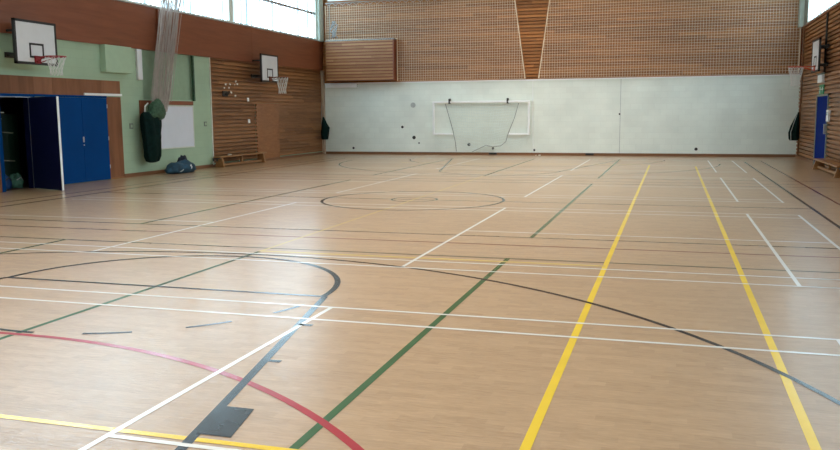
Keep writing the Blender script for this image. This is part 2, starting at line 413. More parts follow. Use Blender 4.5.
# windows
def window(n, x, out, y0, y1, z0, zt, where, dark=False):
    t = thing('window_%d' % n, where, 'window', (x, (y0 + y1) / 2, z0)); t['kind'] = 'structure'
    f = MB()
    fw = .13
    f.box(x - out * .16, x, y0, y0 + fw, z0, ZC); f.box(x - out * .16, x, y1 - fw, y1, z0, ZC)
    f.box(x - out * .16, x + out * .02, y0, y1, z0, z0 + .05); f.box(x - out * .16, x, y0, y1, ZC - .07, ZC)
    f.build('window_frame', M['cream'], t)
    f2 = MB().box(x - out * .13, x - out * .02, y0 + fw, y1 - fw, zt, zt + .10)
    f2.build('transom', M['steel'], t)
    rb = MB().box(x - out * .095, x - out * .075, y0 + fw, y1 - fw, z0 + .05, z0 + .08)
    random.seed(n * 11); yy = y0 + fw + .25
    while yy < y1 - fw - .1:
        wd_ = random.choice((.018, .025, .04)); rb.box(x - out * .095, x - out * .078, yy, yy + wd_, z0 + .05, ZC - .07); yy += random.uniform(.28, .55)
    rb.build('rib_grid', M['rib'], t)
    m1 = B(x - out * .11, x - out * .10, y0 + fw, y1 - fw, z0 + .05, zt); m1.build('pane', M['pane' if out > 0 else 'pane_right'], t)
    m1 = B(x - out * .11, x - out * .10, y0 + fw, y1 - fw, zt + .10, ZC - .07); m1.build('pane', M['pane' if out > 0 else 'pane_right'], t)
ys = [-2.1, 1.5, 7.6, 13.7, 19.83, 25.92, 33.15]
lab = {19.83: 'ribbed translucent window above the left fascia, behind the gathered net', 25.92: 'ribbed translucent window above the left fascia, ending at the far corner'}
for i in range(6):
    window(i + 1, XL, 1, ys[i], ys[i + 1], 4.80, 5.84, lab.get(ys[i], 'ribbed translucent left window nearer than the gathered net, number %s from the front wall' % ('one', 'two', 'three', 'four', 'five', 'six')[i]))
yr = [-2.1, 5, 12, 19, 26, 32.5]
for i in range(5):
    window(7 + i, XR, -1, yr[i], yr[i + 1], 4.71, 6.1, 'ribbed translucent window above the boarded right wall at the far corner' if i == 4 else 'ribbed translucent right window, bay %s from the front wall' % ('one', 'two', 'three', 'four')[i])
# corner posts at the ends of the glazing
m = MB().box(XL - .18, XL + .10, 33.15, YB, 4.78, ZC)
tag(m.build('trim_5', M['pale_green']), 'pale green post closing the left windows at the far corner', 'post', **st)
m = MB().box(XR - .16, XR + .2, 33.2, YB, 4.70, ZC)
tag(m.build('trim_6', M['pale_green']), 'pale green post closing the right windows at the far corner', 'post', **st)
m = MB().box(XR - .02, XR + .18, 32.5, 33.2, 4.70, ZC)
tag(m.build('trim_7', M['greysock']), 'dark grey infill beside the pale green post at the right corner', 'infill', **st)
# corner strip left (pale brown upright)
m = MB().box(XL, XL + .10, YB - .20, YB - .03, 0, 3.56)
tag(m.build('trim_8', plain('pale_corner_wood', (.42, .31, .22, 1), .6)), 'pale brown upright strip in the far left corner', 'corner strip', **st)
m = MB().box(XR - .06, XR, YB - .10, YB - .02, 3.03, 4.70)
tag(m.build('trim_9', M['fascia']), 'dark brown upright in the far right corner above the white wall', 'corner strip', **st)
# boarded casing over the white wall at left
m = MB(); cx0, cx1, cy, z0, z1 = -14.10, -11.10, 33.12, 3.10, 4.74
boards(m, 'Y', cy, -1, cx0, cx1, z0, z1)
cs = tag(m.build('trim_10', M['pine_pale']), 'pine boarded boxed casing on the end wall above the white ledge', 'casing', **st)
B(cx0, cx1, cy + .016, YB - .03, z0, z1).build('casing_side', M['fascia'], cs)
B(cx0 - .02, cx1 + .02, cy - .02, YB - .03, z1, z1 + .05).build('casing_top', M['graff'], cs)
B(cx1 - .02, cx1 + .03, cy - .012, cy + .03, z0, z1).build('edge_strip', M['fascia'], cs)

# store room behind the opening
m = MB()
m.box(-17.6, -17.5, 13.8, 19.2, -.15, 3.0); m.box(-17.6, XL - .18, 13.7, 13.8, -.15, 3.0); m.box(-17.6, XL - .18, 19.2, 19.3, -.15, 3.0); m.box(-17.6, XL - .18, 13.7, 19.3, 2.95, 3.05)
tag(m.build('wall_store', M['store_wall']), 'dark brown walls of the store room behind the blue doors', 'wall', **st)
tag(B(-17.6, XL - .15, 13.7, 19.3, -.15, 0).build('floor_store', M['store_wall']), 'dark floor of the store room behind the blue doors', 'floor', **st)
m = MB().box(XL - .18, XL + .03, 15.23, 15.335, 0, 2.22)
tag(MB().box(XL - .18, XL + .005, 16.27, 16.30, 0, 2.15).build('trim_13', M['navy']), 'dark jamb at the hinge side of the open store doorway', 'door jamb', **st)
m.box(XL - .18, XL + .03, 15.23, 16.42, 2.15, 2.215)
fr = tag(m.build('trim_11', M['blue']), 'blue frame around the open store doorway', 'door frame', **st)
B(XL + .03, XL + .036, 15.33, 16.3, 2.135, 2.152).build('frame_edge', M['steel'], fr)
B(XL + .0, XL + .03, 16.43, 19.06, 2.165, 2.22).build('door_head', M['blue'], fr)

# doors
d = thing('door_1', 'pair of flush blue doors standing closed beside the open navy leaf', 'door', (XL, 18.04, 0)); d['kind'] = 'structure'
B(XL, XL + .035, 18.046, 19.04, .012, 2.16).build('door_leaf', M['blue'], d, bevel=.004)
B(XL, XL + .035, 17.04, 18.040, .012, 2.16).build('door_leaf', M['blue'], d, bevel=.004)
h = MB().box(XL + .035, XL + .043, 18.02, 18.07, 1.03, 1.17).build('handle', M['steel'], d)
MB().disc((XL + .035, 18.05, .96), .018, 'X', .008).build('lock', M['steel'], d)
for z in (.3, 1.05, 1.9): B(XL + .02, XL + .042, 19.03, 19.055, z, z + .1).build('hinge', M['steel'], d)
d = thing('door_2', 'navy door leaf darkened as unlit, swung open into the hall with a pale edge', 'door', (XL, 16.25, 0)); d['kind'] = 'structure'
a, t = Vector((XL + .05, 16.22)), Vector((-13.30, 15.81)); dr = (t - a).normalized(); nn = Vector((-dr.y, dr.x)) * .022
def leaf(p, q, z0, z1, n): return MB().hexa([(p.x - n.x, p.y - n.y, z0), (q.x - n.x, q.y - n.y, z0), (q.x + n.x, q.y + n.y, z0), (p.x + n.x, p.y + n.y, z0)],
                                          [(p.x - n.x, p.y - n.y, z1), (q.x - n.x, q.y - n.y, z1), (q.x + n.x, q.y + n.y, z1), (p.x + n.x, p.y + n.y, z1)])
leaf(a, t, .012, 2.14, nn).build('door_leaf', M['navy'], d)
leaf(t, t + dr * .016, .012, 2.14, nn * 1.05).build('edge_strip', M['white'], d)
leaf(a + dr * .0, a - dr * .012, .012, 2.14, nn * 1.3).build('hinge_strip', M['steel'], d)
d = thing('door_3', 'royal blue flush door in the boarded right wall under the exit sign', 'door', (XR, 28.346, 0)); d['kind'] = 'structure'
B(XR - .005, XR + .03, 27.404, 29.355, .012, 2.14).build('door_leaf', M['blue_right'], d)
m = MB().box(XR - .03, XR + .05, 29.355, 29.422, 0, 2.2).box(XR - .03, XR + .05, 27.337, 27.404, 0, 2.2).box(XR - .03, XR + .05, 27.337, 29.422, 2.14, 2.2)
m.build('door_frame', M['greysock'], d)
B(XR - .07, XR - .005, 27.5, 27.577, 1.0, 1.30).build('handle', M['steel'], d)

# ------------------------------------------------------------------ basketball goals
def hoop(wall_x, out, yc, bx, ring_mat, where, zb=2.88, zt=3.82, half=.64, reach=.40, drop=.58):
    """board facing out*x at x=bx, centred on yc"""
    t = thing('basketball_hoop', where, 'basketball hoop', (wall_x, yc, zb))
    th = .03
    X = lambda d: bx + out * d
    B(X(-th), X(0), yc - half, yc + half, zb, zt).build('backboard', M['board_white'], t)
    bd = MB(); bwid = .055
    for a0, a1, b0, b1 in ((yc - half - .02, yc - half + bwid - .02, zb - .02, zt + .02), (yc + half - bwid + .02, yc + half + .02, zb - .02, zt + .02),
                           (yc - half - .02, yc + half + .02, zb - .02, zb + bwid - .02), (yc - half - .02, yc + half + .02, zt - bwid + .02, zt + .02)):
        bd.box(X(-th - .02), X(.008), a0, a1, b0, b1)
    bd.build('border', M['black'], t)
    tq = MB(); tw, tz0, tz1 = .225, zb + .13, zb + .46
    for a0, a1, b0, b1 in ((yc - tw, yc - tw + .045, tz0, tz1), (yc + tw - .045, yc + tw, tz0, tz1), (yc - tw, yc + tw, tz0, tz0 + .045), (yc - tw, yc + tw, tz1 - .045, tz1)):
        tq.box(X(0), X(.006), a0, a1, b0, b1)
    tq.build('target_square', M['black'], t)
    # mounting arms back to the wall
    for z in (zb + .2, zt - .2):
        br = MB()
        for s in (-1, 1): br.tube([(wall_x + out * .025, yc + s * .30, z), (X(-th - .004), yc + s * .30, z)], .028, 6)
        br.box(wall_x + out * .004, wall_x + out * .04, yc - .36, yc + .36, z - .06, z + .06)
        br.build('bracket', M['dark'], t)
    zr = zb + .15; rc = reach
    rim = MB().tube([(X(rc) + .225 * math.cos(2 * PI * k / 28), yc + .225 * math.sin(2 * PI * k / 28), zr) for k in range(28)], .014, 6, closed=True)
    for s in (-1, 1): rim.tube([(X(.02), yc + s * .07, zr), (X(rc - .18), yc + s * .13, zr)], .012, 5); rim.tube([(X(.02), yc + s * .06, zr - .12), (X(rc - .14), yc + s * .17, zr - .005)], .01, 5)
    rim.build('rim', ring_mat, t, smooth=True)
    B(X(.0), X(.03), yc - .09, yc + .09, zr - .14, zr + .03).build('rim_plate', ring_mat, t)
    nt_ = MB(); N = 12; H = drop
    prof = [(0, .222), (.25, .185), (.5, .15), (.75, .125), (1, .135)]
    def rad(u):
        for (u0, r0), (u1, r1) in zip(prof, prof[1:]):
            if u <= u1: return r0 + (r1 - r0) * (u - u0) / (u1 - u0)
    for k in range(N):
        for s in (-1, 1):
            pts = []
            for i in range(9):
                u = i / 8; a = 2 * PI * (k + s * u * 2.0) / N
                pts.append((X(rc) + rad(u) * math.cos(a), yc + rad(u) * math.sin(a), zr - u * H))
            nt_.tube(pts, .0055, 4)
    nt_.build('net', M['net_white'], t)
    return t
hoop(XL, 1, 15.96, -13.90, M['red'], 'hoop above the blue store doors, white board with black border and red rim', reach=.50, drop=.42)
hoop(XL, 1, 27.52, -13.90, M['rust'], 'farther left wall hoop with worn dark rim, on the brown boarding', reach=.47)
hoop(XR, -1, 28.10, 4.10, M['orange'], 'hoop on the right wall with orange-red rim, seen nearly edge on', reach=.52)

# ------------------------------------------------------------------ dividing nets on the end wall
def wall_net(where, poly_l, poly_r, z0, z1):
    """netting between two side lines x = f(z), straight cords, hung behind the casing"""
    y = 33.40
    t = thing('divider_net', where, 'net', ((poly_l(z0) + poly_r(z0)) / 2, y, z0))
    m = MB(); sp = .10; r = .0042
    zs = [z0 + (z1 - z0) * i / 90 for i in range(91)]
    x = math.ceil(min(map(poly_l, zs)) / sp) * sp
    xm = max(poly_r(z0), poly_r(z1))
    while x < xm:
        ok = [z for z in zs if poly_l(z) <= x <= poly_r(z)]
        if len(ok) > 1: m.box(x - r, x + r, y - .004, y + .004, ok[0], ok[-1])
        x += sp
    z = z0
    while z < z1:
        m.box(poly_l(z), poly_r(z), y - .005, y + .003, z - r, z + r); z += sp
    m.build('netting', M['net_tan'], t)
    for f in (poly_l, poly_r):
        pts = [(f(z), y, z) for z in zs]
        keep = [pts[0]] + [q for p, q, n_ in zip(pts, pts[1:], pts[2:]) if abs((q[0] - p[0]) - (n_[0] - q[0])) > 1e-4] + [pts[-1]]
        MB().tube(keep, .02, 6).build('edge_rope', M['rope'], t)
    # slack loops that tie the net up to its wire
    x0, x9 = poly_l(z1), poly_r(z1); n = int((x9 - x0) / .3); g = MB(); dx = (x9 - x0) / n
    for i in range(n):
        g.tube([(x0 + dx * i, y, z1 + .10), (x0 + dx * (i + .5), y, z1), (x0 + dx * (i + 1), y, z1 + .10)], .012, 4)
    g.build('hanging_loop', M['net_grey'], t)
    MB().tube([(x0, y, z1 + .11), (x9, y, z1 + .11)], .015, 6).build('support_wire', M['steel'], t)
    return t
lerp = lambda z, za, xa, zb, xb: xa + (xb - xa) * (z - za) / (zb - za)
ZT = 6.24
wall_net('left of the two tan divider nets over the end wall boarding, reaching the left windows', lambda z: -11.02 if z < 4.82 else -14.2, lambda z: lerp(z, 3.06, -5.67, 6.0, -6.09), 3.06, ZT)
wall_net('right of the two tan divider nets over the end wall boarding, reaching the right windows', lambda z: lerp(z, 3.06, -5.13, 6.0, -4.74), lambda z: 4.34, 3.06, 6.9)
# pale track above the left net
m = MB().box(-14.05, -4.6, 33.30, 33.38, 6.42, 6.53)
tag(m.build('net_track', M['white']), 'white net track high on the end wall above the left divider net', 'rail')
# cord bundle hanging at the left end of the track
t = thing('cord_bundle', 'mottled grey cord bundle hanging beside a thin line at the left end of the net', 'cord', (-13.7, 33.0, 4.79))
pts = []; m = MB()
for k in range(5):
    random.seed(40 + k)
    m.tube([(-13.72 + .10 * math.sin(k * 1.3 + i * 1.1) + .03 * k, 32.98 + .02 * math.cos(i + k), 5.55 - i * .085) for i in range(9)], .022, 5)
m.build('coiled_cord', M['graff'], t, smooth=True)
MB().tube([(-13.86, 33.0, 6.40), (-13.86, 33.0, 4.79)], .012, 5).build('hanging_line', M['greysock'], t)

# pale rope down the white wall
m = MB().tube([(-5.38, YB - .05, 2.98), (-5.375, YB - .045, 1.5), (-5.34, YB - .05, .11)], .011, 6)
tag(m.build('hanging_rope', M['white']), 'thin pale rope hanging down the white wall right of the goal', 'rope')

# ------------------------------------------------------------------ folded goal
gy = YB - .10
t = thing('football_goal', 'white five-a-side goal frame hung folded against the white end wall', 'goal', (-7.5, gy, .8))
gx0, gx1, gz1, gz0 = -9.49, -5.52, 2.16, .86
MB().box(gx0 - .04, gx1 + .04, gy - .04, gy + .04, gz1 - .04, gz1 + .04).build('crossbar', M['white'], t, bevel=.012)
for x in (gx0, gx1): MB().box(x - .04, x + .04, gy - .04, gy + .04, gz0 - .04, gz1 - .04).build('post', M['white'], t, bevel=.012)
B(gx0 + .04, gx0 + .82, gy - .035, gy + .035, gz0 - .035, gz0 + .035).build('side_bar', M['white'], t, bevel=.01)
B(gx1 - .82, gx1 - .04, gy - .035, gy + .035, gz0 - .035, gz0 + .035).build('side_bar', M['white'], t, bevel=.01)
for x in (-8.81, -6.39): MB().box(x - .03, x + .03, gy - .06, YB - .001, 2.09, 2.30).build('wall_hook', M['dark'], t)
MB().tube([(-8.98, gy - .03, 2.10), (-8.86, gy - .03, 1.7), (-8.66, gy - .02, 1.0), (-8.56, gy, .5), (-8.52, gy, .14)], .012, 6).build('net_cord', M['cord'], t)
MB().tube([(-5.93, gy - .03, 2.10), (-6.1, gy - .03, 1.5), (-6.36, gy - .03, .86), (-6.45, gy, .55), (-6.66, gy, .38), (-7.0, gy, .34), (-7.28, gy, .40), (-7.55, gy, .27), (-7.85, gy, .13)], .012, 6).build('net_cord', M['cord'], t)
m = MB()
def edge_x(z, side):
    return (lerp(z, 2.1, -8.98, .2, -8.5) if side < 0 else lerp(z, 2.1, -5.93, .2, -6.6))
for i in range(17):
    z = 2.08 - i * .105; a, b = edge_x(z, -1), edge_x(z, 1)
    sag = .03 + .012 * i
    m.tube([(a + (b - a) * k / 10, gy + .03 + .01 * math.sin(k * 2 + i), z - sag * math.sin(PI * k / 10) * (1 + .3 * math.sin(k + i * .7))) for k in range(11)], .006, 4)
for k in range(27):
    f = (k + 1) / 28
    zb_ = .42 + .18 * math.sin(f * 9) * .5 - .2 * math.sin(PI * f) + .1
    m.tube([(edge_x(z, -1) * (1 - f) + edge_x(z, 1) * f + .015 * math.sin(z * 9 + k), gy + .03, z) for z in (2.1, 1.6, 1.1, .7, max(.13, zb_))], .005, 4)
m.build('net', M['goal_net'], t)
for s, xa, xb in ((-1, gx0 + .05, -8.62), (1, -6.35, gx1 - .05)):
    m = MB()
    for i in range(5):
        z = gz0 - .06 - i * .07
        m.tube([(xa + (xb - xa) * k / 6, gy + .02, z - .12 * math.sin(PI * k / 6) - (.03 * k if s < 0 else .03 * (6 - k))) for k in range(7)], .006, 4)
    m.build('side_net', M['goal_net'], t)

# ------------------------------------------------------------------ gathered net and its sack (left wall)
t = thing('gathered_net', 'bundled grey curtain net hanging from the roof into the big dark green sack', 'net', (-14.2, 21.1, 1.75))
m = MB(); random.seed(3)
def cen(z): return lerp(z, 5.0, 21.88, 2.0, 21.10)
def hw(z): return lerp(z, 5.0, .50, 2.0, .42) if z > 2.0 else .42 - (2.0 - z) * .5
for k in range(95):
    u = random.uniform(-1, 1); v = random.uniform(-1, 1) * math.sqrt(max(0, 1 - u * u)) * .13; ph = random.uniform(0, 6)
    pts = []
    for i in range(13):
        z = ZC - .02 - i * (ZC - 1.82) / 12
        pts.append((-14.2 + v + .012 * math.sin(ph + i * .9), cen(z) + u * hw(z) + .03 * math.sin(ph * 2 + i * .8), z))
    m.tube(pts, (.0045) + .003 * random.random(), 3)
m.build('netting', M['net_grey'], t)
for u in (-1.02, 1.02):
    MB().tube([(-14.12, cen(z) + u * hw(z), z) for z in (ZC - .02, 6, 5, 4, 3, 2.1)], .008, 5).build('edge_rope', M['net_grey'], t)

def sack(name, where, cat, cx, cy, prof, mat, seed, parts=None, wr=.05):
    """soft hanging bag: prof rows (z, centre dx, centre dy, half depth x, half width y)"""
    t = thing(name, where, cat, (cx, cy, prof[0][0]))
    rings = []; n = 28
    rows = []
    for (a, b) in zip(prof, prof[1:]):
        for i in range(5): rows.append([a[j] + (b[j] - a[j]) * i / 5 for j in range(5)])
    rows.append(list(prof[-1]))
    for z, dx, dy, hx, hy in rows:
        ring = []
        for k in range(n):
            a = 2 * PI * k / n
            f = 1 + wr * 2 * noise.noise((math.cos(a) * 2.2 + seed, math.sin(a) * 2.2, z * 1.6)) + wr * math.sin(a * 7 + z * 2.0 + seed)
            ring.append((cx + dx + hx * f * math.cos(a), cy + dy + hy * f * math.sin(a), z))
        rings.append(ring)
    MB().rings(rings).build('bag', mat, t, smooth=True)
    return t
t = sack('net_sack', 'large dark green net sack hanging in front of the whiteboard', 'sack', -14.16, 20.60,
         [(.37, 0, -.04, .05, .10), (.41, 0, -.04, .13, .22), (.55, 0, -.04, .17, .285), (.8, 0, -.05, .18, .30), (1.1, .02, -.04, .19, .34), (1.4, 0, -.01, .18, .37), (1.62, 0, -.02, .16, .37), (1.74, 0, -.05, .12, .33), (1.80, 0, -.12, .05, .22)], M['sack'], 2.0, wr=.11)
rings = []
for z, dy, hx, hy in ((1.55, .40, .05, .12), (1.62, .36, .13, .28), (1.74, .36, .16, .36), (1.86, .38, .15, .34), (1.98, .38, .12, .28), (2.12, .48, .08, .12), (2.18, .50, .03, .04)):
    rings.append([(-14.14 + hx * (1 + .2 * noise.noise((math.cos(2 * PI * k / 22) * 2, math.sin(2 * PI * k / 22) * 2, z * 4))) * math.cos(2 * PI * k / 22),
                   20.46 + dy * .9 + hy * 1.15 * (1 + .4 * noise.noise((math.cos(2 * PI * k / 22) * 2 + 5, math.sin(2 * PI * k / 22) * 2, z * 4))) * math.sin(2 * PI * k / 22), z) for k in range(22)])
MB().rings(rings).build('sack_mouth', M['sack_net'], t, smooth=True)
m = MB().tube([(-14.30, 20.50, 1.72), (-14.28, 20.49, 1.95), (-14.28, 20.64, 2.05)], .022, 6)
m.build('white_tie', M['white'], t)
t = sack('net_sack', 'small dark green sack hung in the far left corner beside the white wall', 'sack', -14.18, 33.0,
     [(.64, 0, 0, .13, .13), (.70, 0, 0, .15, .15), (.95, .02, 0, .17, .15), (1.14, .05, 0, .18, .14), (1.30, 0, 0, .12, .10), (1.6, -.05, 0, .03, .03)], M['sack'], 5.0)
MB().tube([(-14.32, 33.0, .70), (-14.29, 32.93, 1.6), (-14.31, 33.0, 2.2)], .012, 5).build('drawstring', M['cord'], t)
t = sack('net_sack', 'dark green sack hanging in the far right corner beside the boarded wall', 'sack', 4.15, 32.3,
     [(.66, 0, 0, .13, .14), (.72, 0, 0, .165, .16), (.93, -.01, 0, .17, .16), (1.17, .02, 0, .14, .14), (1.4, .07, 0, .085, .1), (1.66, .12, 0, .03, .03)], M['sack'], 8.0)
MB().tube([(4.04, 32.14, .68), (4.02, 32.12, .95), (4.14, 32.20, 1.35), (4.27, 32.3, 1.75)], .012, 5).build('drawstring', M['pale_mark'], t)

# ------------------------------------------------------------------ cloth heap on the floor
t = thing('cloth_bundle', 'crumpled teal-blue cloth bag lying on the floor under the whiteboard', 'bag', (-13.98, 21.72, 0))
def blob(cx, cy, hx, hy, hz, seed, humps, name, mat, amp=.13):
    rings = []; n = 40; mrows = 20
    for i in range(mrows + 1):
        ph = -PI / 2 + PI * i / mrows; ring = []
        for k in range(n):
            a = 2 * PI * k / n; d = Vector((math.cos(ph) * math.cos(a), math.cos(ph) * math.sin(a), math.sin(ph)))
            f = 1 + amp * noise.noise(d * 2.2 + Vector((seed, 0, 0))) + amp * .7 * noise.noise(d * 5 + Vector((0, seed, 0)))
            p = Vector((cx + hx * d.x * f, cy + hy * d.y * f, 0)); z = hz * (d.z + .62) / 1.62 * f
            s_ = sum(h * math.exp(-((p.y - y) / w_) ** 2) for y, w_, h in humps)
            ring.append((p.x, p.y, max(.004, z * s_)))
        rings.append(ring)
    return MB().rings(rings).build(name, mat, t, smooth=True)
blob(-13.98, 21.68, .28, .72, .38, 1.3, [(21.25, .36, .85), (21.85, .40, .8), (22.2, .28, .5)], 'cloth_heap', M['bundle'])
blob(-14.05, 21.92, .16, .22, .5, 4.1, [(21.92, .3, 1.0)], 'dark_fold', M['bundle_dark'], .2)
m = MB().tube([(-13.74, 21.79, .20), (-13.72, 21.83, .23), (-13.72, 21.86, .17), (-13.71, 21.82, .12)], .018, 6); m.build('white_tag', M['white'], t)
m = MB().tube([(-13.70, 21.22, .07), (-13.69, 21.30, .09), (-13.69, 21.38, .12)], .012, 6); m.build('pale_strap', M['pale_mark'], t)

# ------------------------------------------------------------------ whiteboard and small wall things
t = thing('whiteboard', 'blank whiteboard screwed to the green wall behind the dark sack', 'whiteboard', (XL, 22.1, .73))
B(XL, XL + .02, 20.96, 23.24, .73, 1.97).build('board', M['wb'], t)
m = MB().box(XL, XL + .028, 20.93, 20.965, .70, 2.0).box(XL, XL + .028, 23.235, 23.27, .70, 2.0).box(XL, XL + .028, 20.93, 23.27, .70, .735).box(XL, XL + .028, 20.93, 23.27, 1.965, 2.0)
m.build('board_frame', M['cream'], t)
m = MB().box(XL + .004, XL + .03, 20.50, 23.27, 2.015, 2.13).box(XL + .004, XL + .03, 20.50, 20.72, 1.62, 2.015)
tag(m.build('wood_batten', M['fascia']), 'red-brown wooden batten above the whiteboard', 'batten')
m = MB().box(XL, XL + .07, 23.28, 23.345, 2.14, 3.54)
tag(m.build('upright_channel', M['sack_net']), 'slim dark green upright channel right of the recessed green panel', 'channel')
m = MB().box(XL, XL + .07, 20.44, 20.66, 2.70, 3.55)
tag(m.build('wall_panel', M['board_white'], bevel=.01), 'narrow white upright panel on the green wall below the fascia', 'panel')
m = MB().box(XL + .022, XL + .06, 18.17, 19.68, 2.225, 2.285)
tag(m.build('door_rail', M['white']), 'short white rail along the top right of the blue doors', 'rail')
def socket(y, z, s, mat, name, label, cat, hole_m=None):
    t = thing(name, label, cat, (XL, y, z - s))
    B(XL, XL + .02, y - s, y + s, z - s, z + s).build('plate', M[mat], t, bevel=.003)
    if hole_m: B(XL + .02, XL + .026, y - s * .5, y + s * .5, z - s * .55, z + s * .55).build('socket_face', M[hole_m], t)
    else: B(XL + .02, XL + .026, y - s * .3, y + s * .3, z - s * .5, z + s * .5).build('rocker', M['white'], t)
socket(23.97, 1.42, .075, 'greysock', 'wall_socket', 'small grey socket on the green wall right of the whiteboard', 'socket', 'green_box')
socket(20.09, 1.41, .075, 'greysock', 'wall_socket', 'small grey socket on the green wall between the blue doors and the sack', 'socket', 'green_box')
socket(26.88, 2.24, .065, 'white', 'wall_switch', 'upper of two small white switch plates on the left boarding', 'switch')
socket(26.90, 1.48, .07, 'white', 'wall_switch', 'lower of two small white switch plates on the left boarding', 'switch')
t = thing('wall_bracket', 'small dark bracket on the left boarding beside the paper scraps', 'bracket', (XL, 25.3, 2.33))
B(XL, XL + .03, 25.12, 25.45, 2.32, 2.50).build('plate', M['dark'], t); MB().tube([(XL + .03, 25.28, 2.40), (XL + .16, 25.28, 2.40), (XL + .17, 25.28, 2.50)], .025, 6).build('hook', M['dark'], t)
# paper scraps stuck to the boarding
for py, pz, s, q in ((25.36, 2.73, .05, 'top left of the cluster'), (25.27, 2.61, .04, 'below the top left one'), (25.66, 2.74, .045, 'second along the top row'), (25.58, 2.62, .045, 'second along the lower row'),
                  (26.06, 2.85, .05, 'topmost of the cluster'), (26.16, 2.76, .05, 'right edge of the cluster'), (25.98, 2.73, .03, 'just left of the right edge one'), (25.72, 2.47, .05, 'middle of the lower cluster'), (25.44, 2.38, .04, 'next to the dark bracket'), (26.0, 2.36, .05, 'lower right, alone')):
    random.seed(int(py * 100))
    a = random.uniform(-.5, .5); c_, s_ = math.cos(a) * s, math.sin(a) * s
    k = .6
    q0 = [(py - c_ + s_ * k, pz - s_ - c_ * k), (py + c_ + s_ * k, pz + s_ - c_ * k), (py + c_ - s_ * k, pz + s_ + c_ * k), (py - c_ - s_ * k * .4, pz - s_ + c_ * k)]
    o = MB().hexa([(XL + .001, y, z) for y, z in q0], [(XL + .008, y, z) for y, z in q0]).build('paper_scrap', M['paper'], origin=(XL, py, pz))
    tag(o, 'torn white paper scrap on the left boarding, ' + q, 'paper', 'paper scraps on the left boarding')

# white ledge top left of the white wall
m = MB().box(-14.30, -12.85, YB - .14, YB - .02, 2.83, 2.98)
tag(m.build('wall_ledge', M['white'], bevel=.008), 'white boxed ledge at the top left of the white end wall', 'ledge')
# vents in the skirting
for x, q in ((-7.0, 'under the goal'), (-3.1, 'right of the goal')):
    t = thing('skirting_vent', 'thin black vent slot in the end wall skirting ' + q, 'vent', (x, YB - .03, .03), 'vents in the end wall skirting')
    B(x - .16, x + .16, YB - .042, YB - .030, .02, .10).build('vent_frame', M['dark'], t)
    for i in range(3): B(x - .14, x + .14, YB - .048, YB - .042, .03 + i * .022, .04 + i * .022).build('slat', M['black'], t)
o = B(-5.10, -5.02, 33.36, 33.44, .001, .03).build('litter_scrap', M['paper'], bevel=.01); tag(o, 'tiny white scrap on the floor by the end wall, right of the goal', 'litter')
o = B(-5.24, -5.19, 33.46, 33.50, .001, .02).build('litter_scrap', M['paper'], bevel=.008); tag(o, 'tinier pale scrap left of the white one at the end wall', 'litter')

# ------------------------------------------------------------------ benches
def bench(where, x0, x1, y0, y1, zt, item_mat, hook_end):
    t = thing('gym_bench', where, 'bench', ((x0 + x1) / 2, (y0 + y1) / 2, 0))
    xc = (x0 + x1) / 2; hw_ = (x1 - x0) / 2
    B(x0, x1, y0, y1, zt - .045, zt).build('seat_plank', item_mat, t, bevel=.008)
    B(xc - .05, xc + .05, y0 + .25, y1 - .25, .035, .105).build('lower_rail', item_mat, t, bevel=.006)
    for yy in (y0 + .16, y1 - .26):
        lo = [(xc - hw_ - .03, yy, 0), (xc + hw_ + .03, yy, 0), (xc + hw_ + .03, yy + .10, 0), (xc - hw_ - .03, yy + .10, 0)]
        hi = [(xc - hw_ * .7, yy, zt - .045), (xc + hw_ * .7, yy, zt - .045), (xc + hw_ * .7, yy + .10, zt - .045), (xc - hw_ * .7, yy + .10, zt - .045)]
        MB().hexa(lo, hi).build('leg', item_mat, t, bevel=.005)
    B(xc - .035, xc + .035, (y0 + y1) / 2 - .05, (y0 + y1) / 2 + .05, .105, zt - .045).build('centre_strut', item_mat, t)
    ye, s = (y0, -1) if hook_end < 0 else (y1, 1)
    for q in (-1, 1):
        m = MB().box(xc + q * .07 - .02, xc + q * .07 + .02, min(ye - s * .12, ye + s * .10), max(ye - s * .12, ye + s * .10), zt - .075, zt - .046)
        m.box(xc + q * .07 - .02, xc + q * .07 + .02, min(ye + s * .08, ye + s * .11), max(ye + s * .08, ye + s * .11), zt - .15, zt - .05)
        m.build('hook', M['dark'], t)
    return t
bench('long low wooden gym bench against the left boarding', -14.33, -14.06, 24.12, 27.42, .36, M['bench'], -1)
bench('low wooden gym bench against the right wall by the blue door', 4.00, 4.29, 23.05, 26.85, .31, M['bench'], -1)
o = MB().box(-14.24, -14.16, 24.90, 25.05, .361, .40).build('bench_scrap', M['paper'], bevel=.012); tag(o, 'small pale scrap lying on the left gym bench', 'litter')

# ------------------------------------------------------------------ right wall fittings
t = thing('exit_sign', 'green running-man exit sign on the right wall above the blue door', 'sign', (XR - .02, 28.634, 2.19))
B(XR - .025, XR, 28.23, 29.037, 2.20, 2.49).build('sign_panel', M['exit_green'], t)
man = MB(); arrow = MB(); xs0, xs1 = XR - .029, XR - .025
def q2(pts, g): g.hexa([(xs0, y, z) for y, z in pts], [(xs1, y, z) for y, z in pts])
yb = 28.845   # man (reader's left is +y)
q2([(yb + .02, 2.44), (yb - .03, 2.44), (yb - .03, 2.40), (yb + .02, 2.40)], man)
q2([(yb + .05, 2.39), (yb - .03, 2.39), (yb + .0, 2.31), (yb + .06, 2.31)], man)
q2([(yb + .05, 2.31), (yb + .02, 2.31), (yb - .06, 2.23), (yb - .03, 2.23)], man)
q2([(yb + .06, 2.31), (yb + .03, 2.31), (yb + .08, 2.23), (yb + .11, 2.23)], man)
q2([(yb - .03, 2.39), (yb - .10, 2.35), (yb - .10, 2.325), (yb - .03, 2.36)], man)
q2([(28.557, 2.37), (28.365, 2.37), (28.365, 2.33), (28.557, 2.33)], arrow)
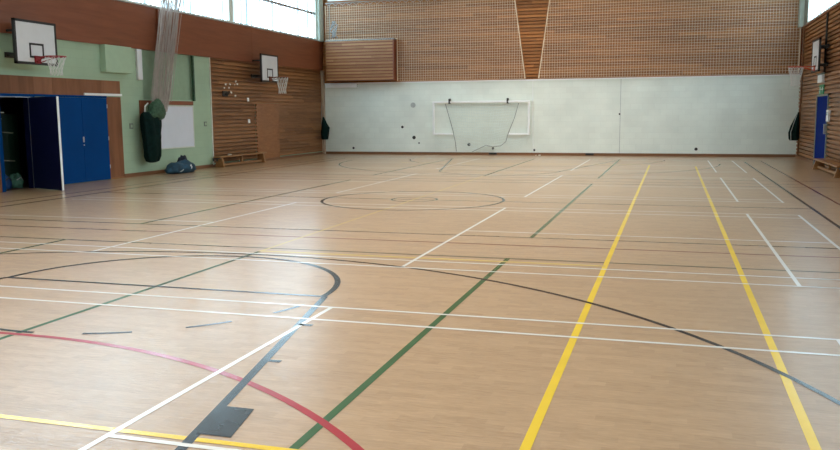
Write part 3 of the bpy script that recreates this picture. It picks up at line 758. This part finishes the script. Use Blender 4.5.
q2([(28.403, 2.42), (28.288, 2.352), (28.288, 2.348), (28.403, 2.28)], arrow)
man.build('running_figure', M['white'], t); arrow.build('arrow', M['white'], t)
t = thing('emergency_light', 'white emergency light box above the green exit sign', 'light fitting', (XR, 28.682, 2.54))
B(XR - .08, XR, 28.269, 29.095, 2.55, 2.80).build('housing', M['white'], t, bevel=.012)
B(XR - .10, XR, 28.23, 29.134, 2.80, 2.85).build('top_cap', M['greysock'], t)
m = MB().tube([(XR - .03, 28.202, 4.63), (XR - .03, 28.202, 2.86)], .03, 8)
tag(m.build('conduit_pipe', M['dark'], smooth=True), 'dark conduit pipe running down the right wall to the emergency light', 'pipe')
m = MB().tube([(XR - .03, 32.9, 4.63), (XR - .03, 32.9, .1)], .03, 8)
tag(m.build('conduit_pipe', M['skirting'], smooth=True), 'brown pipe running down the right wall near the far corner', 'pipe')
t = thing('keypad_box', 'white box on the right wall beside the blue door', 'box', (XR, 27.097, 1.38))
B(XR - .07, XR, 26.952, 27.25, 1.38, 1.72).build('housing', M['white'], t, bevel=.01)
B(XR - .076, XR - .07, 27.02, 27.183, 1.56, 1.66).build('face', M['greysock'], t)

# ------------------------------------------------------------------ store room contents
t = thing('gym_mat', 'tall dark green gym mat with pale piping standing in the store room', 'mat', (-15.7, 16.7, 0))
def matpt(a, z): return (-15.9 + .55 * math.sin(a), 16.85 - .75 * math.cos(a), z)
rings = [[matpt(-1.5 + 3.0 * k / 16, z) for k in range(17)] + [(-16.2, 17.4, z)] for z in (.02, .6, 1.2, 1.75)]
MB().rings(rings).build('mat_body', M['mat_green'], t, smooth=False)
for z in (.62, 1.30):
    MB().tube([(-15.9 + .565 * math.sin(-1.3 + 2.6 * k / 14), 16.85 - .765 * math.cos(-1.3 + 2.6 * k / 14), z + .05 * math.sin(k / 14 * PI)) for k in range(15)], .016, 5).build('piping', M['pale_post'], t)
t = thing('net_post', 'pale upright sports post with a clamp just inside the store doorway', 'post', (-14.72, 15.56, 0))
MB().tube([(-14.72, 15.56, .03), (-14.72, 15.56, 1.55)], .035, 8).build('pole', M['pale_post'], t, smooth=True)
B(-14.82, -14.62, 15.44, 15.60, 0, .035).build('base', M['dark'], t)
MB().tube([(-14.70, 15.52, 1.46), (-14.68, 15.46, 1.6), (-14.70, 15.52, 1.72), (-14.72, 15.60, 1.64)], .025, 6).build('clamp', M['steel'], t)
MB().box(-14.80, -14.66, 15.46, 15.66, 1.78, 1.80).build('top_plate', M['pale_post'], t)
t = thing('kit_bag', 'blue kit bag on the store room floor just inside the doorway', 'bag', (-14.8, 15.85, 0)); t0 = t
blob(-14.95, 15.80, .17, .18, .34, 2.2, [(15.80, .6, 1.0)], 'bag', M['bag_blue'])
MB().tube([(-14.83, 15.70, .2), (-14.78, 15.80, .28), (-14.83, 15.90, .2)], .014, 6).build('strap', M['dark'], t)
t = thing('kit_bag', 'pale green bag on the store room floor right of the blue bag', 'bag', (-14.9, 16.1, 0))
blob(-15.0, 16.22, .18, .17, .33, 6.2, [(16.16, .6, 1.0)], 'bag', M['bag_green'], .2)
MB().tube([(-14.86, 16.12, .2), (-14.83, 16.22, .26), (-14.86, 16.32, .18)], .012, 6).build('strap', M['pale_mark'], t)

# ------------------------------------------------------------------ light
wd = bpy.data.worlds.new('world'); S.world = wd; wd.use_nodes = True
nt = wd.node_tree; bg = nt.nodes['Background']
sky = nt.nodes.new('ShaderNodeTexSky'); sky.sky_type = 'NISHITA'; sky.sun_disc = False; sky.sun_elevation = .8
nt.links.new(sky.outputs['Color'], bg.inputs['Color']); bg.inputs['Strength'].default_value = .12
def area(name, loc, rot, sx, sy, power, col, spread=PI):
    l = bpy.data.lights.new(name, 'AREA'); l.shape = 'RECTANGLE'; l.size = sx; l.size_y = sy; l.energy = power; l.color = col; l.spread = spread
    o = bpy.data.objects.new(name, l); COL.objects.link(o); o.location = loc; o.rotation_euler = rot
    return o
area('roof_light', (XC, 16.5, ZC - .02), (0, 0, 0), 8, 33, 900, (1, .945, .87), math.radians(124))

vs = S.view_settings
S.display_settings.display_device = 'sRGB'
vs.view_transform = 'Standard'; vs.look = 'None'; vs.exposure = .78; vs.gamma = 1; vs.use_curve_mapping = False
for o in list(bpy.data.objects):
    if '_w' in o: del o['_w']
